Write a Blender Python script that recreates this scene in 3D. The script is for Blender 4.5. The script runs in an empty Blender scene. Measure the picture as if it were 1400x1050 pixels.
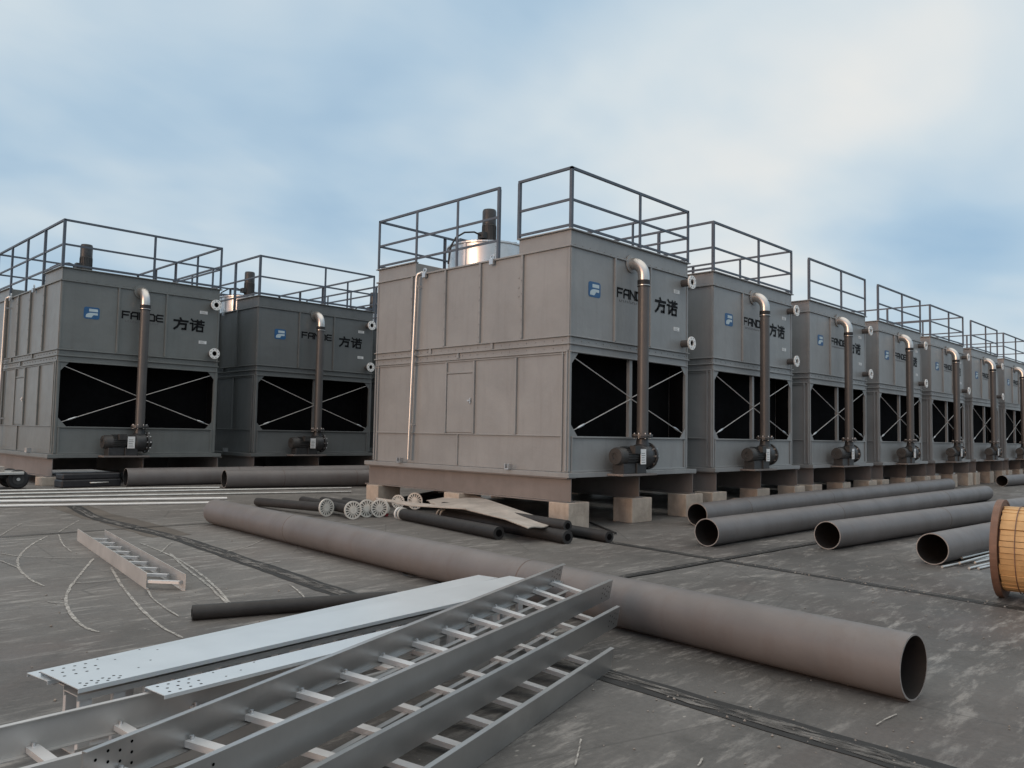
import bpy, math, random
from mathutils import Vector, Matrix
random.seed(7)
RAD = math.radians

# ------------------------------------------------------------------ camera, sky, sun
sc = bpy.context.scene
COL = sc.collection
CR = Vector((0.70008114, -0.71382198, 0.01856276))
CU = Vector((-0.05682661, -0.02978154, 0.99793978))
CF = Vector((0.71179852, 0.69969368, 0.06141358))
FPX = 1100.142
EYE = Vector((0, 0, 1.6))
cam_d = bpy.data.cameras.new("camera")
cam_d.sensor_width = 36.0
cam_d.lens = FPX / 1400.0 * 36.0
cam_d.clip_start = 0.05
cam_d.clip_end = 6000
cam = bpy.data.objects.new("camera", cam_d)
COL.objects.link(cam)
m3 = Matrix((CR, CU, -CF)).transposed()
cam.matrix_world = Matrix.Translation(EYE) @ m3.to_4x4()
sc.camera = cam

SUN_EL, SUN_AZ = RAD(8), RAD(268)          # azimuth clockwise from +Y
sun_dir = Vector((math.sin(SUN_AZ) * math.cos(SUN_EL), math.cos(SUN_AZ) * math.cos(SUN_EL), math.sin(SUN_EL)))
sd = bpy.data.lights.new("sun", 'SUN')
sd.energy = 0.42
sd.angle = RAD(14)
sd.color = (1.0, 0.78, 0.57)
so = bpy.data.objects.new("sun", sd)
so.rotation_euler = (-sun_dir).to_track_quat('-Z', 'Y').to_euler()
so.location = (0, 0, 40)
COL.objects.link(so)

sc.view_settings.view_transform = 'Standard'
sc.view_settings.look = 'None'
sc.view_settings.gamma = 1.0
sc.view_settings.exposure = 0.38
try:
    sc.view_settings.use_curve_mapping = False
except Exception:
    pass

world = bpy.data.worlds.new("World")
sc.world = world
world.use_nodes = True
wt = world.node_tree
for n in list(wt.nodes):
    wt.nodes.remove(n)


class NT:
    """small node helper"""
    def __init__(s, tree):
        s.t = tree

    def n(s, typ, ins=None, **props):
        nd = s.t.nodes.new(typ)
        for k, v in props.items():
            setattr(nd, k, v)
        for k, v in (ins or {}).items():
            s.set(nd.inputs[k], v)
        return nd

    def set(s, sock, v):
        if isinstance(v, bpy.types.NodeSocket):
            s.t.links.new(v, sock)
        else:
            if isinstance(v, (tuple, list)) and len(v) == 3 and sock.type == 'RGBA':
                v = (*v, 1)
            sock.default_value = v

    def math(s, op, a, b=0.0, c=0.0, clamp=False):
        nd = s.n('ShaderNodeMath', operation=op, use_clamp=clamp)
        for i, v in enumerate((a, b, c)):
            s.set(nd.inputs[i], v)
        return nd.outputs[0]

    def mixc(s, f, a, b, blend='MIX'):
        nd = s.n('ShaderNodeMix', data_type='RGBA', blend_type=blend)
        s.set(nd.inputs[0], f)
        s.set(nd.inputs[6], a)
        s.set(nd.inputs[7], b)
        return nd.outputs[2]

    def ramp(s, fac, stops):
        nd = s.n('ShaderNodeValToRGB')
        el = nd.color_ramp.elements
        while len(el) < len(stops):
            el.new(0.5)
        for e, (p, c) in zip(el, stops):
            e.position = p
            e.color = (c, c, c, 1) if not isinstance(c, tuple) else (*c, 1)
        s.set(nd.inputs[0], fac)
        return nd.outputs[0]

    def noise(s, vec, scale, detail=4, rough=.5, dist=0.0):
        nd = s.n('ShaderNodeTexNoise', {'Scale': scale, 'Detail': detail, 'Roughness': rough, 'Distortion': dist})
        if vec is not None:
            s.set(nd.inputs['Vector'], vec)
        return nd.outputs[0]

    def mapping(s, vec, scale=(1, 1, 1), rot=(0, 0, 0), loc=(0, 0, 0)):
        nd = s.n('ShaderNodeMapping')
        s.set(nd.inputs[0], vec)
        nd.inputs[1].default_value = loc
        nd.inputs[2].default_value = rot
        nd.inputs[3].default_value = scale
        return nd.outputs[0]


W = NT(wt)
sky = W.n('ShaderNodeTexSky', sky_type='NISHITA', sun_disc=False)
sky.sun_elevation = SUN_EL
sky.sun_rotation = SUN_AZ
sky.air_density = 1.0
sky.dust_density = 1.2
sky.ozone_density = 1.6
bg_sky = W.n('ShaderNodeBackground', {'Color': sky.outputs[0], 'Strength': 0.11})
gen = W.n('ShaderNodeTexCoord').outputs['Generated']
sep = W.n('ShaderNodeSeparateXYZ', {0: gen})
zc = W.math('ADD', W.math('MAXIMUM', sep.outputs[2], 0.0), 0.22)
cuv = W.n('ShaderNodeCombineXYZ', {0: W.math('DIVIDE', sep.outputs[0], zc), 1: W.math('DIVIDE', sep.outputs[1], zc), 2: 3.1}).outputs[0]
big = W.noise(W.mapping(cuv, (1.0, 1.0, 1), (0, 0, RAD(-45)), (2.3, 0.4, 0)), 0.75, 4, .5, .4)
fine = W.noise(W.mapping(cuv, (0.8, 1.4, 1), (0, 0, RAD(-40)), (5.2, 1.4, 0)), 1.5, 5, .5, .3)
dens = W.math('ADD', W.math('MULTIPLY', big, .74), W.math('MULTIPLY', fine, .26))


def towards(px, py, power, gain):
    d = (CF + CR * ((px - 700) / FPX) - CU * ((py - 525) / FPX)).normalized()
    dp = W.n('ShaderNodeVectorMath', {0: gen, 1: tuple(d)}, operation='DOT_PRODUCT').outputs['Value']
    return W.math('MULTIPLY', W.math('POWER', W.math('MAXIMUM', dp, 0.0), power), gain)


bank = W.math('ADD', towards(1230, 150, 24, .25), towards(800, -60, 20, .06))
gap = W.math('ADD', towards(1290, 320, 110, .19), towards(300, 290, 40, .06))
dens2 = W.math('SUBTRACT', W.math('ADD', dens, bank), gap)
mask = W.ramp(dens2, [(.33, .85), (.47, .93), (.62, 1.0)])
lum = W.ramp(dens2, [(.31, (.225, .36, .515)), (.45, (.355, .47, .575)), (.57, (.49, .56, .605)), (.74, (.70, .665, .62))])
sdp = W.n('ShaderNodeVectorMath', {0: gen, 1: tuple(sun_dir)}, operation='DOT_PRODUCT').outputs['Value']
sglow = W.math('POWER', W.math('MAXIMUM', sdp, 0.0), 20.0)
lum = W.mixc(1.0, lum, W.mixc(sglow, (0, 0, 0), (2.7, 1.15, .48)), 'ADD')
high = W.ramp(sep.outputs[2], [(.50, 0.0), (.85, 1.0)])
lum = W.mixc(W.math('MULTIPLY', high, .85), lum, (.66, .62, .56))           # unseen zenith brightened and neutralised for the light it casts
zen = W.math('ADD', 1.0, W.math('MULTIPLY', W.ramp(sep.outputs[2], [(.52, 0.0), (.85, 1.0)]), .75))
sth = W.n('ShaderNodeVectorMath', {0: gen, 1: tuple(Vector((.25, -1, .02)).normalized())}, operation='DOT_PRODUCT').outputs['Value']
low_darkening = W.math('MULTIPLY', W.ramp(sth, [(.15, 0.0), (.75, 1.0)]), W.ramp(sep.outputs[2], [(.04, 1.0), (.20, 0.0)]))
lum = W.mixc(W.math('MULTIPLY', low_darkening, .75), lum, (.12, .145, .175))       # unseen low southern sky darkened to dim reflections and tower fronts
bg_cl = W.n('ShaderNodeBackground', {'Color': lum, 'Strength': zen})
mx = W.n('ShaderNodeMixShader', {0: mask, 1: bg_sky.outputs[0], 2: bg_cl.outputs[0]})
out = W.n('ShaderNodeOutputWorld', {0: mx.outputs[0]})


# ------------------------------------------------------------------ pixel -> world helpers
def ray(px, py):
    return CF + CR * ((px - 700) / FPX) - CU * ((py - 525) / FPX)


def at(px, py, z=0.0):
    d = ray(px, py)
    return EYE + d * ((z - EYE.z) / d.z)


def ground_z(x, y):
    t = min(1, max(0, (y - 14.7) / 3.3))
    return .26 * t * t * (3 - 2 * t)


def atg(px, py, up=0.0):
    z = 0.0
    for _ in range(40):
        q = at(px, py, z + up)
        z = .5 * z + .5 * ground_z(q.x, q.y)
    q = at(px, py, z + up)
    return Vector((q.x, q.y, ground_z(q.x, q.y) + up))


# ------------------------------------------------------------------ materials
def mat(name, base, rough=.5, metal=0.0, var=.15, vscale=3.0, streak=0.0, streak_col=None, bump=0.0, bscale=40.0, spec=.5, coords='Object', rvar=.1, base2=None, tint=False, bdist=.01):
    m = bpy.data.materials.new(name)
    m.use_nodes = True
    t = NT(m.node_tree)
    b = m.node_tree.nodes['Principled BSDF']
    tc = t.n('ShaderNodeTexCoord').outputs[coords]
    oi = t.n('ShaderNodeObjectInfo').outputs['Random']
    off = t.n('ShaderNodeVectorMath', {0: tc, 1: t.n('ShaderNodeCombineXYZ', {0: t.math('MULTIPLY', oi, 37.0), 1: t.math('MULTIPLY', oi, 17.0), 2: 0.0}).outputs[0]}, operation='ADD').outputs[0]
    n1 = t.noise(off, vscale, 6, .6, .3)
    lo = tuple(c * (1 - var) for c in base)
    hi = tuple(min(1, c * (1 + var)) for c in base) if base2 is None else base2
    col = t.mixc(t.ramp(n1, [(.3, 0.0), (.7, 1.0)]), lo, hi)
    if streak > 0:
        n2 = t.noise(t.mapping(off, (5, 5, .45)), 1.3, 5, .65, .2)
        col = t.mixc(t.math('MULTIPLY', t.ramp(n2, [(.5, 0.0), (.72, 1.0)]), streak), col, streak_col or tuple(c * .5 for c in base))
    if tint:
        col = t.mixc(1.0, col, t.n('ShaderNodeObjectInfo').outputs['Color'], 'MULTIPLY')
    t.set(b.inputs['Base Color'], col)
    n3 = t.noise(off, vscale * 2.7, 4, .6)
    t.set(b.inputs['Roughness'], t.math('ADD', rough - rvar, t.math('MULTIPLY', n3, 2 * rvar)))
    b.inputs['Metallic'].default_value = metal
    b.inputs['Specular IOR Level'].default_value = spec
    if bump > 0:
        bn = t.n('ShaderNodeBump', {'Strength': bump, 'Distance': bdist, 'Height': t.noise(off, bscale, 5, .6)})
        t.set(b.inputs['Normal'], bn.outputs[0])
    return m


M = {}
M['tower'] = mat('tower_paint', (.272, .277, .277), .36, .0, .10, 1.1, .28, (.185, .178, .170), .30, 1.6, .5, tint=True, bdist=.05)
M['tower_in'] = mat('tower_inside', (.05, .047, .045), .7, 0, .2, 2.0)
M['fill'] = mat('fill_and_shade_black', (.0045, .0045, .005), .9, 0, .3, 8.0, spec=.05)
M['rail'] = mat('rail_paint', (.085, .105, .135), .5, 0, .2, 3.0)
M['beam'] = mat('beam_primer', (.19, .17, .16), .6, 0, .15, 1.5, .25, (.14, .12, .105), .1, 20)
M['galv'] = mat('galvanised', (.62, .63, .64), .36, .92, .10, 5.0, 0, None, .04, 60)
M['stack'] = mat('fan_stack_steel', (.66, .66, .66), .30, .9, .08, 3.0, .2, (.42, .42, .42))
M['tray'] = mat('tray_zinc', (.45, .445, .435), .33, .82, .10, 2.5, .25, (.42, .41, .40), .03, 50, rvar=.07)
M['tray_dull'] = mat('tray_zinc_dull', (.50, .49, .475), .40, .35, .14, 2.0, 0, None, .05, 50, rvar=.08)
M['rung'] = mat('rung_zinc', (.64, .645, .65), .42, .35, .08, 5.0, 0, None, .03, 50)
M['cover'] = mat('cover_zinc', (.72, .77, .80), .36, .55, .05, 1.2, 0, None, .03, 40, rvar=.06)
M['pipe'] = mat('pipe_primer', (.142, .133, .131), .50, 0, .16, 1.3, .35, (.115, .085, .072), .12, 18)
M['weld'] = mat('weld_bead', (.12, .095, .082), .6, .1, .4, 30, 0, None, .4, 60)
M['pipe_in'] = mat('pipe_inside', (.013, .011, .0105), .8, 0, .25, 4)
M['rim'] = mat('pipe_cut_edge', (.30, .285, .275), .5, .3, .15, 20)
M['riser'] = mat('riser_paint', (.088, .084, .083), .42, 0, .12, 2.0, .2, (.10, .08, .07))
M['elbow'] = mat('elbow_steel', (.58, .56, .54), .32, .9, .04, 6, rvar=.03)
M['rubber'] = mat('rubber_black', (.018, .018, .019), .55, 0, .2, 6)
M['foam'] = mat('foam_black', (.022, .021, .021), .62, 0, .25, 6, 0, None, .15, 50)
M['pump'] = mat('pump_cast', (.045, .046, .048), .42, .2, .25, 12, 0, None, .15, 40)
M['motor'] = mat('motor_paint', (.04, .04, .04), .55, 0, .25, 8)
M['white'] = mat('white_plastic', (.82, .82, .80), .45, 0, .06, 6)
M['disc'] = mat('disc_cream', (.62, .60, .55), .55, 0, .12, 9)
M['label'] = mat('label_white', (.78, .78, .77), .5, 0, .04, 8)
M['black'] = mat('lettering_black', (.008, .008, .009), .6, 0, .1, 8, spec=.15)
M['greytext'] = mat('lettering_grey', (.14, .14, .145), .5, 0, .1, 8)
M['blue'] = mat('emblem_blue', (.022, .105, .25), .4, 0, .08, 8)
M['emw'] = mat('emblem_pale', (.50, .60, .64), .4, 0, .05, 8)
M['conc'] = mat('block_concrete', (.42, .36, .30), .85, 0, .22, 4.0, .3, (.28, .20, .15), .6, 25)
M['ply'] = mat('plywood_grey', (.40, .36, .32), .75, 0, .2, 3.0, 0, None, .2, 30)
M['wood'] = mat('drum_lagging', (.52, .325, .145), .6, 0, .25, 4.0, .3, (.33, .17, .07), .3, 22)
M['flange_wood'] = mat('drum_flange', (.15, .082, .055), .6, 0, .3, 6.0, 0, None, .3, 25)
M['red'] = mat('rag_red', (.40, .05, .06), .7, 0, .1, 5)
M['steel'] = mat('bar_steel', (.60, .60, .58), .35, .6, .15, 8)
M['rod'] = mat('brace_rod', (.52, .50, .48), .45, .3, .1, 6)
M['dark'] = mat('dark_vinyl', (.02, .02, .023), .45, 0, .25, 6)
M['chalk'] = mat('chalk_mark', (.36, .345, .32), .9, 0, .4, 9.0, coords='Object')
def broken(m, sc, lo, hi, st=(1, 1, 1)):
    t = NT(m.node_tree)
    b = m.node_tree.nodes['Principled BSDF']
    f = t.ramp(t.noise(t.mapping(t.n('ShaderNodeTexCoord').outputs['Object'], st), sc, 6, .68, .3), [(lo, 0.0), (hi, 1.0)])
    t.set(b.inputs['Alpha'], f)
broken(M['chalk'], 22.0, .30, .55)
M['joint'] = mat('joint_sealant', (.014, .0138, .0135), .7, 0, .4, 5.0, 0, None, .3, 30)
M['mortar'] = mat('joint_mortar', (.135, .128, .120), .85, 0, .5, 7.0, 0, None, .4, 25)
broken(M['mortar'], 3.0, .42, .58, (5, 1, 1))


def ground_mat():
    m = bpy.data.materials.new('concrete_floor')
    m.use_nodes = True
    t = NT(m.node_tree)
    b = m.node_tree.nodes['Principled BSDF']
    tc = t.n('ShaderNodeTexCoord').outputs['Object']
    a = t.noise(tc, .28, 6, .6, .5)
    col = t.ramp(a, [(.30, (.050, .0475, .0450)), (.45, (.082, .078, .0735)), (.60, (.118, .113, .107)), (.74, (.185, .178, .170))])
    # reddish and greenish mud tint
    c2 = t.noise(t.mapping(tc, loc=(11, 5, 0)), .45, 5, .6, .7)
    col = t.mixc(t.math('MULTIPLY', t.ramp(c2, [(.5, 0.0), (.7, 1.0)]), .55), col, (.100, .078, .071))
    c3 = t.noise(t.mapping(tc, loc=(31, 15, 0)), .9, 6, .62, 1.2)
    col = t.mixc(t.math('MULTIPLY', t.ramp(c3, [(.52, 0.0), (.66, 1.0)]), .6), col, (.055, .053, .050))
    # pale dust trodden along the foot of the tower row
    sp_ = t.n('ShaderNodeSeparateXYZ', {0: tc})
    dy = t.math('ADD', sp_.outputs[1], t.math('MULTIPLY', t.noise(tc, .5, 5, .6), 3.0))
    dust = t.math('MULTIPLY', t.ramp(t.math('DIVIDE', dy, 20.0), [(.34, 0.0), (.47, 1.0)]), t.ramp(t.noise(tc, 1.3, 6, .65), [(.3, .35), (.7, .85)]))
    col = t.mixc(t.math('MULTIPLY', dust, .75), col, (.185, .172, .157))
    # pale scuffs dragged along the floor
    for rot, loc, st in ((-38, 3, .62), (-55, 9, .55), (20, 17, .7)):
        s = t.noise(t.mapping(tc, (.7, 3.0, 1), (0, 0, RAD(rot)), (loc, loc * .7, 0)), 1.9, 10, .74, .12)
        region = t.noise(t.mapping(tc, loc=(loc * 3, 1, 0)), .35, 2, .5)
        f = t.math('MULTIPLY', t.ramp(s, [(.54, 0.0), (.64, 1.0)]), t.ramp(region, [(.38, 0.0), (.58, 1.0)]))
        col = t.mixc(t.math('MULTIPLY', f, st), col, (.32, .305, .285))
    # small pale specks and crumbs
    v = t.n('ShaderNodeTexVoronoi', {'Scale': 7.0, 'Vector': t.mapping(tc, (1, 1.6, 1))}, feature='F1').outputs['Distance']
    nz = t.noise(tc, 1.1, 3, .5)
    sp = t.math('MULTIPLY', t.ramp(v, [(.05, 1.0), (.11, 0.0)]), t.ramp(nz, [(.52, 0.0), (.62, .8)]))
    col = t.mixc(sp, col, (.36, .34, .31))
    g = t.noise(tc, 26, 5, .7)
    col = t.mixc(1.0, col, t.ramp(g, [(.25, .80), (.75, 1.18)]), 'MULTIPLY')
    # hairline cracks
    vc = t.n('ShaderNodeTexVoronoi', {'Scale': .55, 'Vector': t.n('ShaderNodeVectorMath', {0: tc, 1: t.n('ShaderNodeVectorMath', {0: t.n('ShaderNodeTexNoise', {'Scale': 1.2, 'Detail': 5}).outputs['Color'], 1: (.9, .9, 0)}, operation='MULTIPLY').outputs[0]}, operation='ADD').outputs[0]}, feature='DISTANCE_TO_EDGE').outputs['Distance']
    col = t.mixc(t.math('MULTIPLY', t.ramp(vc, [(.002, 1.0), (.006, 0.0)]), .5), col, (.05, .048, .045))
    t.set(b.inputs['Base Color'], col)
    t.set(b.inputs['Roughness'], t.ramp(t.noise(tc, .6, 6, .65, .6), [(.3, .46), (.7, .82)]))
    b.inputs['Specular IOR Level'].default_value = .42
    h = t.math('ADD', t.noise(tc, 30, 6, .7), t.math('MULTIPLY', t.noise(tc, 4, 4, .6), .6))
    t.set(b.inputs['Normal'], t.n('ShaderNodeBump', {'Strength': .35, 'Distance': .012, 'Height': h}).outputs[0])
    return m


M['ground'] = ground_mat()


# ------------------------------------------------------------------ mesh builder
class MB:
    def __init__(s):
        s.v, s.f, s.mi, s.sm, s.mats = [], [], [], [], []

    def _m(s, m):
        m = M[m] if isinstance(m, str) else m
        if m not in s.mats:
            s.mats.append(m)
        return s.mats.index(m)

    def add(s, vs, fs, m, smooth=False):
        o = len(s.v)
        i = s._m(m)
        s.v += [tuple(x) for x in vs]
        for f in fs:
            s.f.append([o + k for k in f])
            s.mi.append(i)
            s.sm.append(smooth)

    def box(s, a, b, m):
        x0, y0, z0 = a
        x1, y1, z1 = b
        s.add([(x0, y0, z0), (x1, y0, z0), (x1, y1, z0), (x0, y1, z0), (x0, y0, z1), (x1, y0, z1), (x1, y1, z1), (x0, y1, z1)],
              [(0, 3, 2, 1), (4, 5, 6, 7), (0, 1, 5, 4), (1, 2, 6, 5), (2, 3, 7, 6), (3, 0, 4, 7)], m)

    def hexa(s, c8, m):
        s.add(c8, [(0, 3, 2, 1), (4, 5, 6, 7), (0, 1, 5, 4), (1, 2, 6, 5), (2, 3, 7, 6), (3, 0, 4, 7)], m)

    def bar(s, p, q, w, h, up, m):
        """rectangular bar from p to q, w across, h along up, centred on the line"""
        p, q, up = Vector(p), Vector(q), Vector(up)
        d = (q - p).normalized()
        r = d.cross(up).normalized()
        u = r.cross(d).normalized()
        r, u = r * w / 2, u * h / 2
        s.hexa([p - r - u, p + r - u, q + r - u, q - r - u, p - r + u, p + r + u, q + r + u, q - r + u], m)

    def tube(s, pts, r, m, n=12, caps=True, smooth=True, mcap=None):
        pts = [Vector(x) for x in pts]
        rs = r if isinstance(r, (list, tuple)) else [r] * len(pts)
        vs = []
        prev = None
        for i, p in enumerate(pts):
            d = (pts[min(i + 1, len(pts) - 1)] - pts[max(i - 1, 0)]).normalized()
            if prev is None:
                a = d.orthogonal().normalized()
            else:
                a = (prev - d * prev.dot(d)).normalized()
            prev = a
            b = d.cross(a)
            vs += [p + (a * math.cos(2 * math.pi * k / n) + b * math.sin(2 * math.pi * k / n)) * rs[i] for k in range(n)]
        fs = [(i * n + k, i * n + (k + 1) % n, (i + 1) * n + (k + 1) % n, (i + 1) * n + k) for i in range(len(pts) - 1) for k in range(n)]
        s.add(vs, fs, m, smooth)
        if caps:
            L = len(pts) - 1
            s.add(vs[:n], [tuple(range(n))[::-1]], mcap or m)
            s.add(vs[L * n:], [tuple(range(n))], mcap or m)

    def ring(s, c, axis, ro, ri, t, m, n=24):
        """flat annulus of thickness t, centre c, along axis"""
        c, d = Vector(c), Vector(axis).normalized()
        a = d.orthogonal().normalized()
        b = d.cross(a)
        vs = []
        for off, r in ((0, ri), (0, ro), (t, ro), (t, ri)):
            vs += [c + d * off + (a * math.cos(2 * math.pi * k / n) + b * math.sin(2 * math.pi * k / n)) * r for k in range(n)]
        fs = [(j * n + k, j * n + (k + 1) % n, ((j + 1) % 4) * n + (k + 1) % n, ((j + 1) % 4) * n + k) for j in range(4) for k in range(n)]
        s.add(vs, fs, m, False)

    def disc(s, c, nrm, r, m, n=8):
        c, d = Vector(c), Vector(nrm).normalized()
        a = d.orthogonal().normalized()
        b = d.cross(a)
        s.add([c + (a * math.cos(2 * math.pi * k / n) + b * math.sin(2 * math.pi * k / n)) * r for k in range(n)], [tuple(range(n))], m)

    def prism(s, poly, nrm, t, m):
        """closed polygon (list of points) extruded by t along nrm"""
        nrm = Vector(nrm).normalized() * t
        n = len(poly)
        vs = [Vector(p) for p in poly] + [Vector(p) + nrm for p in poly]
        s.add(vs, [tuple(range(n))[::-1], tuple(range(n, 2 * n))] + [(k, (k + 1) % n, n + (k + 1) % n, n + k) for k in range(n)], m)

    def build(s, name, parent=None, bevel=0.0, seg=2):
        me = bpy.data.meshes.new(name)
        me.from_pydata(s.v, [], s.f)
        for m in s.mats:
            me.materials.append(m)
        for p, i, k in zip(me.polygons, s.mi, s.sm):
            p.material_index = i
            p.use_smooth = k
        me.update()
        o = bpy.data.objects.new(name, me)
        COL.objects.link(o)
        if parent is not None:
            o.parent = parent
        if bevel > 0:
            md = o.modifiers.new('bevel', 'BEVEL')
            md.width = bevel
            md.segments = seg
            md.limit_method = 'ANGLE'
            md.angle_limit = RAD(40)
        return o


def recentre(o):
    """move a single-mesh thing's origin to its base"""
    me = o.data
    xs = [v.co for v in me.vertices]
    c = Vector(((min(v.x for v in xs) + max(v.x for v in xs)) / 2, (min(v.y for v in xs) + max(v.y for v in xs)) / 2, min(v.z for v in xs)))
    for v in me.vertices:
        v.co -= c
    o.location = c
    return o


def tag(o, label=None, cat=None, group=None, kind=None):
    if label: o['label'] = label
    if cat: o['category'] = cat
    if group: o['group'] = group
    if kind: o['kind'] = kind
    return o


def empty(name, loc, label, cat, group=None, rz=0.0):
    o = bpy.data.objects.new(name, None)
    o.empty_display_size = .2
    o.location = loc
    o.rotation_euler = (0, 0, rz)
    COL.objects.link(o)
    return tag(o, label, cat, group)


KIDS = {}


def kids(o):
    return [c for c in ALLOBJ if c.parent == o]


def copy_tree(o, parent=None):
    c = o.copy()
    COL.objects.link(c)
    c.parent = parent
    for ch in list(bpy.data.objects):
        if ch.parent == o:
            copy_tree(ch, c)
    return c


# ------------------------------------------------------------------ ground
g = MB()
ys = [-1500, -60, 0, 6, 12, 14.7] + [14.7 + .3 * k for k in range(1, 12)] + [24, 60, 300, 1500]
xs = [-1500, -60, -10, 0, 10, 20, 40, 80, 300, 1500]
vs = [(x, y, ground_z(x, y)) for y in ys for x in xs]
nx = len(xs)
g.add(vs, [(j * nx + i, j * nx + i + 1, (j + 1) * nx + i + 1, (j + 1) * nx + i) for j in range(len(ys) - 1) for i in range(nx - 1)], 'ground', True)
tag(g.build('ground'), kind='structure')


# joints in the slab: thin sheets following the floor
def strip(b, pts, w, lift, m, wob=0.0, step=.25):
    P = [Vector((p[0], p[1], 0)) for p in pts]
    fine = []
    for a, c in zip(P[:-1], P[1:]):
        k = max(1, int((c - a).length / step))
        fine += [a.lerp(c, i / k) for i in range(k)]
    fine.append(P[-1])
    vs = []
    for i, p in enumerate(fine):
        d = (fine[min(i + 1, len(fine) - 1)] - fine[max(i - 1, 0)]).normalized()
        r = Vector((d.y, -d.x, 0))
        wl = w / 2 * (1 + random.uniform(-wob, wob))
        wr = w / 2 * (1 + random.uniform(-wob, wob))
        if wob > .35 and i in (0, len(fine) - 1):
            wl = wr = w * .08
        for q in (p - r * wl, p + r * wr):
            vs.append((q.x, q.y, ground_z(q.x, q.y) + lift))
    b.add(vs, [(2 * i, 2 * i + 1, 2 * i + 3, 2 * i + 2) for i in range(len(fine) - 1)], m)


def ext(a, b, t):
    return a + (b - a) * t


jb = MB()
j1 = [atg(100, 692), atg(250, 738), atg(500, 823), atg(822, 921), atg(1258, 1050)]
j1.append(ext(j1[3], j1[4], 3.0))
strip(jb, j1, .25, .004, 'joint', .12)
strip(jb, j1, .13, .008, 'mortar', .42)
j2 = [ext(atg(1400, 833), atg(985, 766), 1.9), atg(985, 766), atg(1400, 833), ext(atg(985, 766), atg(1400, 833), 2.0)]
strip(jb, j2, .17, .004, 'joint', .15)
strip(jb, j2, .045, .008, 'mortar', .5)
j3 = [(j1[2].x + .3, 5.52), atg(850, 790), atg(1118, 742), (40, 5.2)]
strip(jb, j3, .13, .012, 'joint', .2)
strip(jb, j3, .03, .016, 'mortar', .5)
j4 = [(-6, 13.2), atg(0, 735), atg(280, 716), (9.4, 13.1)]
strip(jb, j4, .05, .012, 'joint', .3)
tag(jb.build('slab_joints'), kind='structure')
# dark resurfaced band crossing the joints on the left
db = MB()
strip(db, [atg(90, 690), atg(160, 711), atg(236, 733)], .62, .002, mat('patch_tar', (.10, .086, .072), .75, 0, .3, 2.2, 0, None, .3, 20), .10)
tag(db.build('ground_patch'), kind='structure')

cb = MB()
arcs = [[(65, 733), (37, 748), (23, 765), (25, 778), (40, 792), (60, 802)],
        [(128, 764), (110, 785), (92, 808), (89, 826), (100, 846), (118, 860), (135, 865)],
        [(152, 776), (165, 800), (190, 830), (215, 855), (250, 873)],
        [(190, 742), (240, 762), (275, 785), (300, 808), (318, 830)],
        [(232, 756), (250, 775), (285, 800), (312, 828)],
        [(0, 733), (16, 723), (32, 715)], [(80, 728), (95, 719), (108, 712)], [(80, 731), (85, 745), (98, 755)],
        [(396, 800), (412, 812), (422, 826)], [(0, 757), (30, 762), (110, 764)],
        [(202, 808), (210, 822), (245, 844)], [(310, 755), (340, 748), (360, 738)],
        [(961, 1038), (958, 1043), (954, 1049)], [(794, 1012), (791, 1030), (786, 1049)],
        [(1226, 978), (1212, 984), (1198, 993)], [(219, 757), (228, 748), (235, 742)],
        [(62, 823), (75, 825), (88, 826)], [(390, 700), (330, 705), (245, 703)], [(100, 798), (130, 797), (160, 793)],
        [(0, 767), (12, 772), (22, 776)], [(340, 770), (362, 772), (384, 768)], [(420, 712), (450, 716), (470, 725)]]
for k, a in enumerate(arcs):
    P = [atg(*q) for q in a]
    # smooth the polyline
    for _ in range(2):
        Q = [P[0]]
        for u, v in zip(P[:-1], P[1:]):
            Q += [u.lerp(v, .25), u.lerp(v, .75)]
        P = Q + [P[-1]]
    strip(cb, P, .027 if k in (0, 1, 2, 3, 4) else .010 if k in (12, 13, 14) else .017, .0051 + .0003 * k, 'chalk', .45, .08)
tag(cb.build('ground_chalk_marks'), kind='structure')


# ------------------------------------------------------------------ cooling tower (local: u = +X along the front, v = +Y depth, front face at y = 0)
TW, TD = 3.711, 5.575
Z0, Z1, Z2, Z3, ZD, ZP = .955, 1.575, 3.02, 3.29, 4.87, 5.15   # base, basin top, opening top, mid line, deck, parapet
RB = [0.0, 1.24, 2.36, TW]                 # front bays
SB = [0.0, 1.13, 2.25, 3.27, 4.33, TD]     # side bays
BX, BY = 10.4918, 8.9458
PITCH = 4.7172
LX, LY, LP = 5.6648, 19.8357, 4.7961


def strokes(b, lines, ox, oz, w, h, t, m, y=-.006, skew=0.0):
    """flat lettering on the front face; each stroke polygon lies 3 mm proud"""
    for k, L in enumerate(lines):
        for (x0, z0), (x1, z1) in zip(L[:-1], L[1:]):
            a = Vector((ox + x0 * w, y, oz + z0 * h))
            c = Vector((ox + x1 * w, y, oz + z1 * h))
            d = (c - a).normalized()
            r = Vector((d.z, 0, -d.x)) * t / 2
            e = d * t / 2
            yy = Vector((0, -.0006 * (k % 4), 0))
            b.add([a - e - r + yy, c + e - r + yy, c + e + r + yy, a - e + r + yy], [(0, 1, 2, 3)], m)


def hbeam(b, u, y0, y1, z0, z1, fw, m):
    t = .018
    b.box((u - fw / 2, y0, z0), (u + fw / 2, y1, z0 + t), m)
    b.box((u - fw / 2, y0, z1 - t), (u + fw / 2, y1, z1), m)
    b.box((u - .008, y0 + .001, z0 + t), (u + .008, y1 - .001, z1 - t), m)


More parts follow.
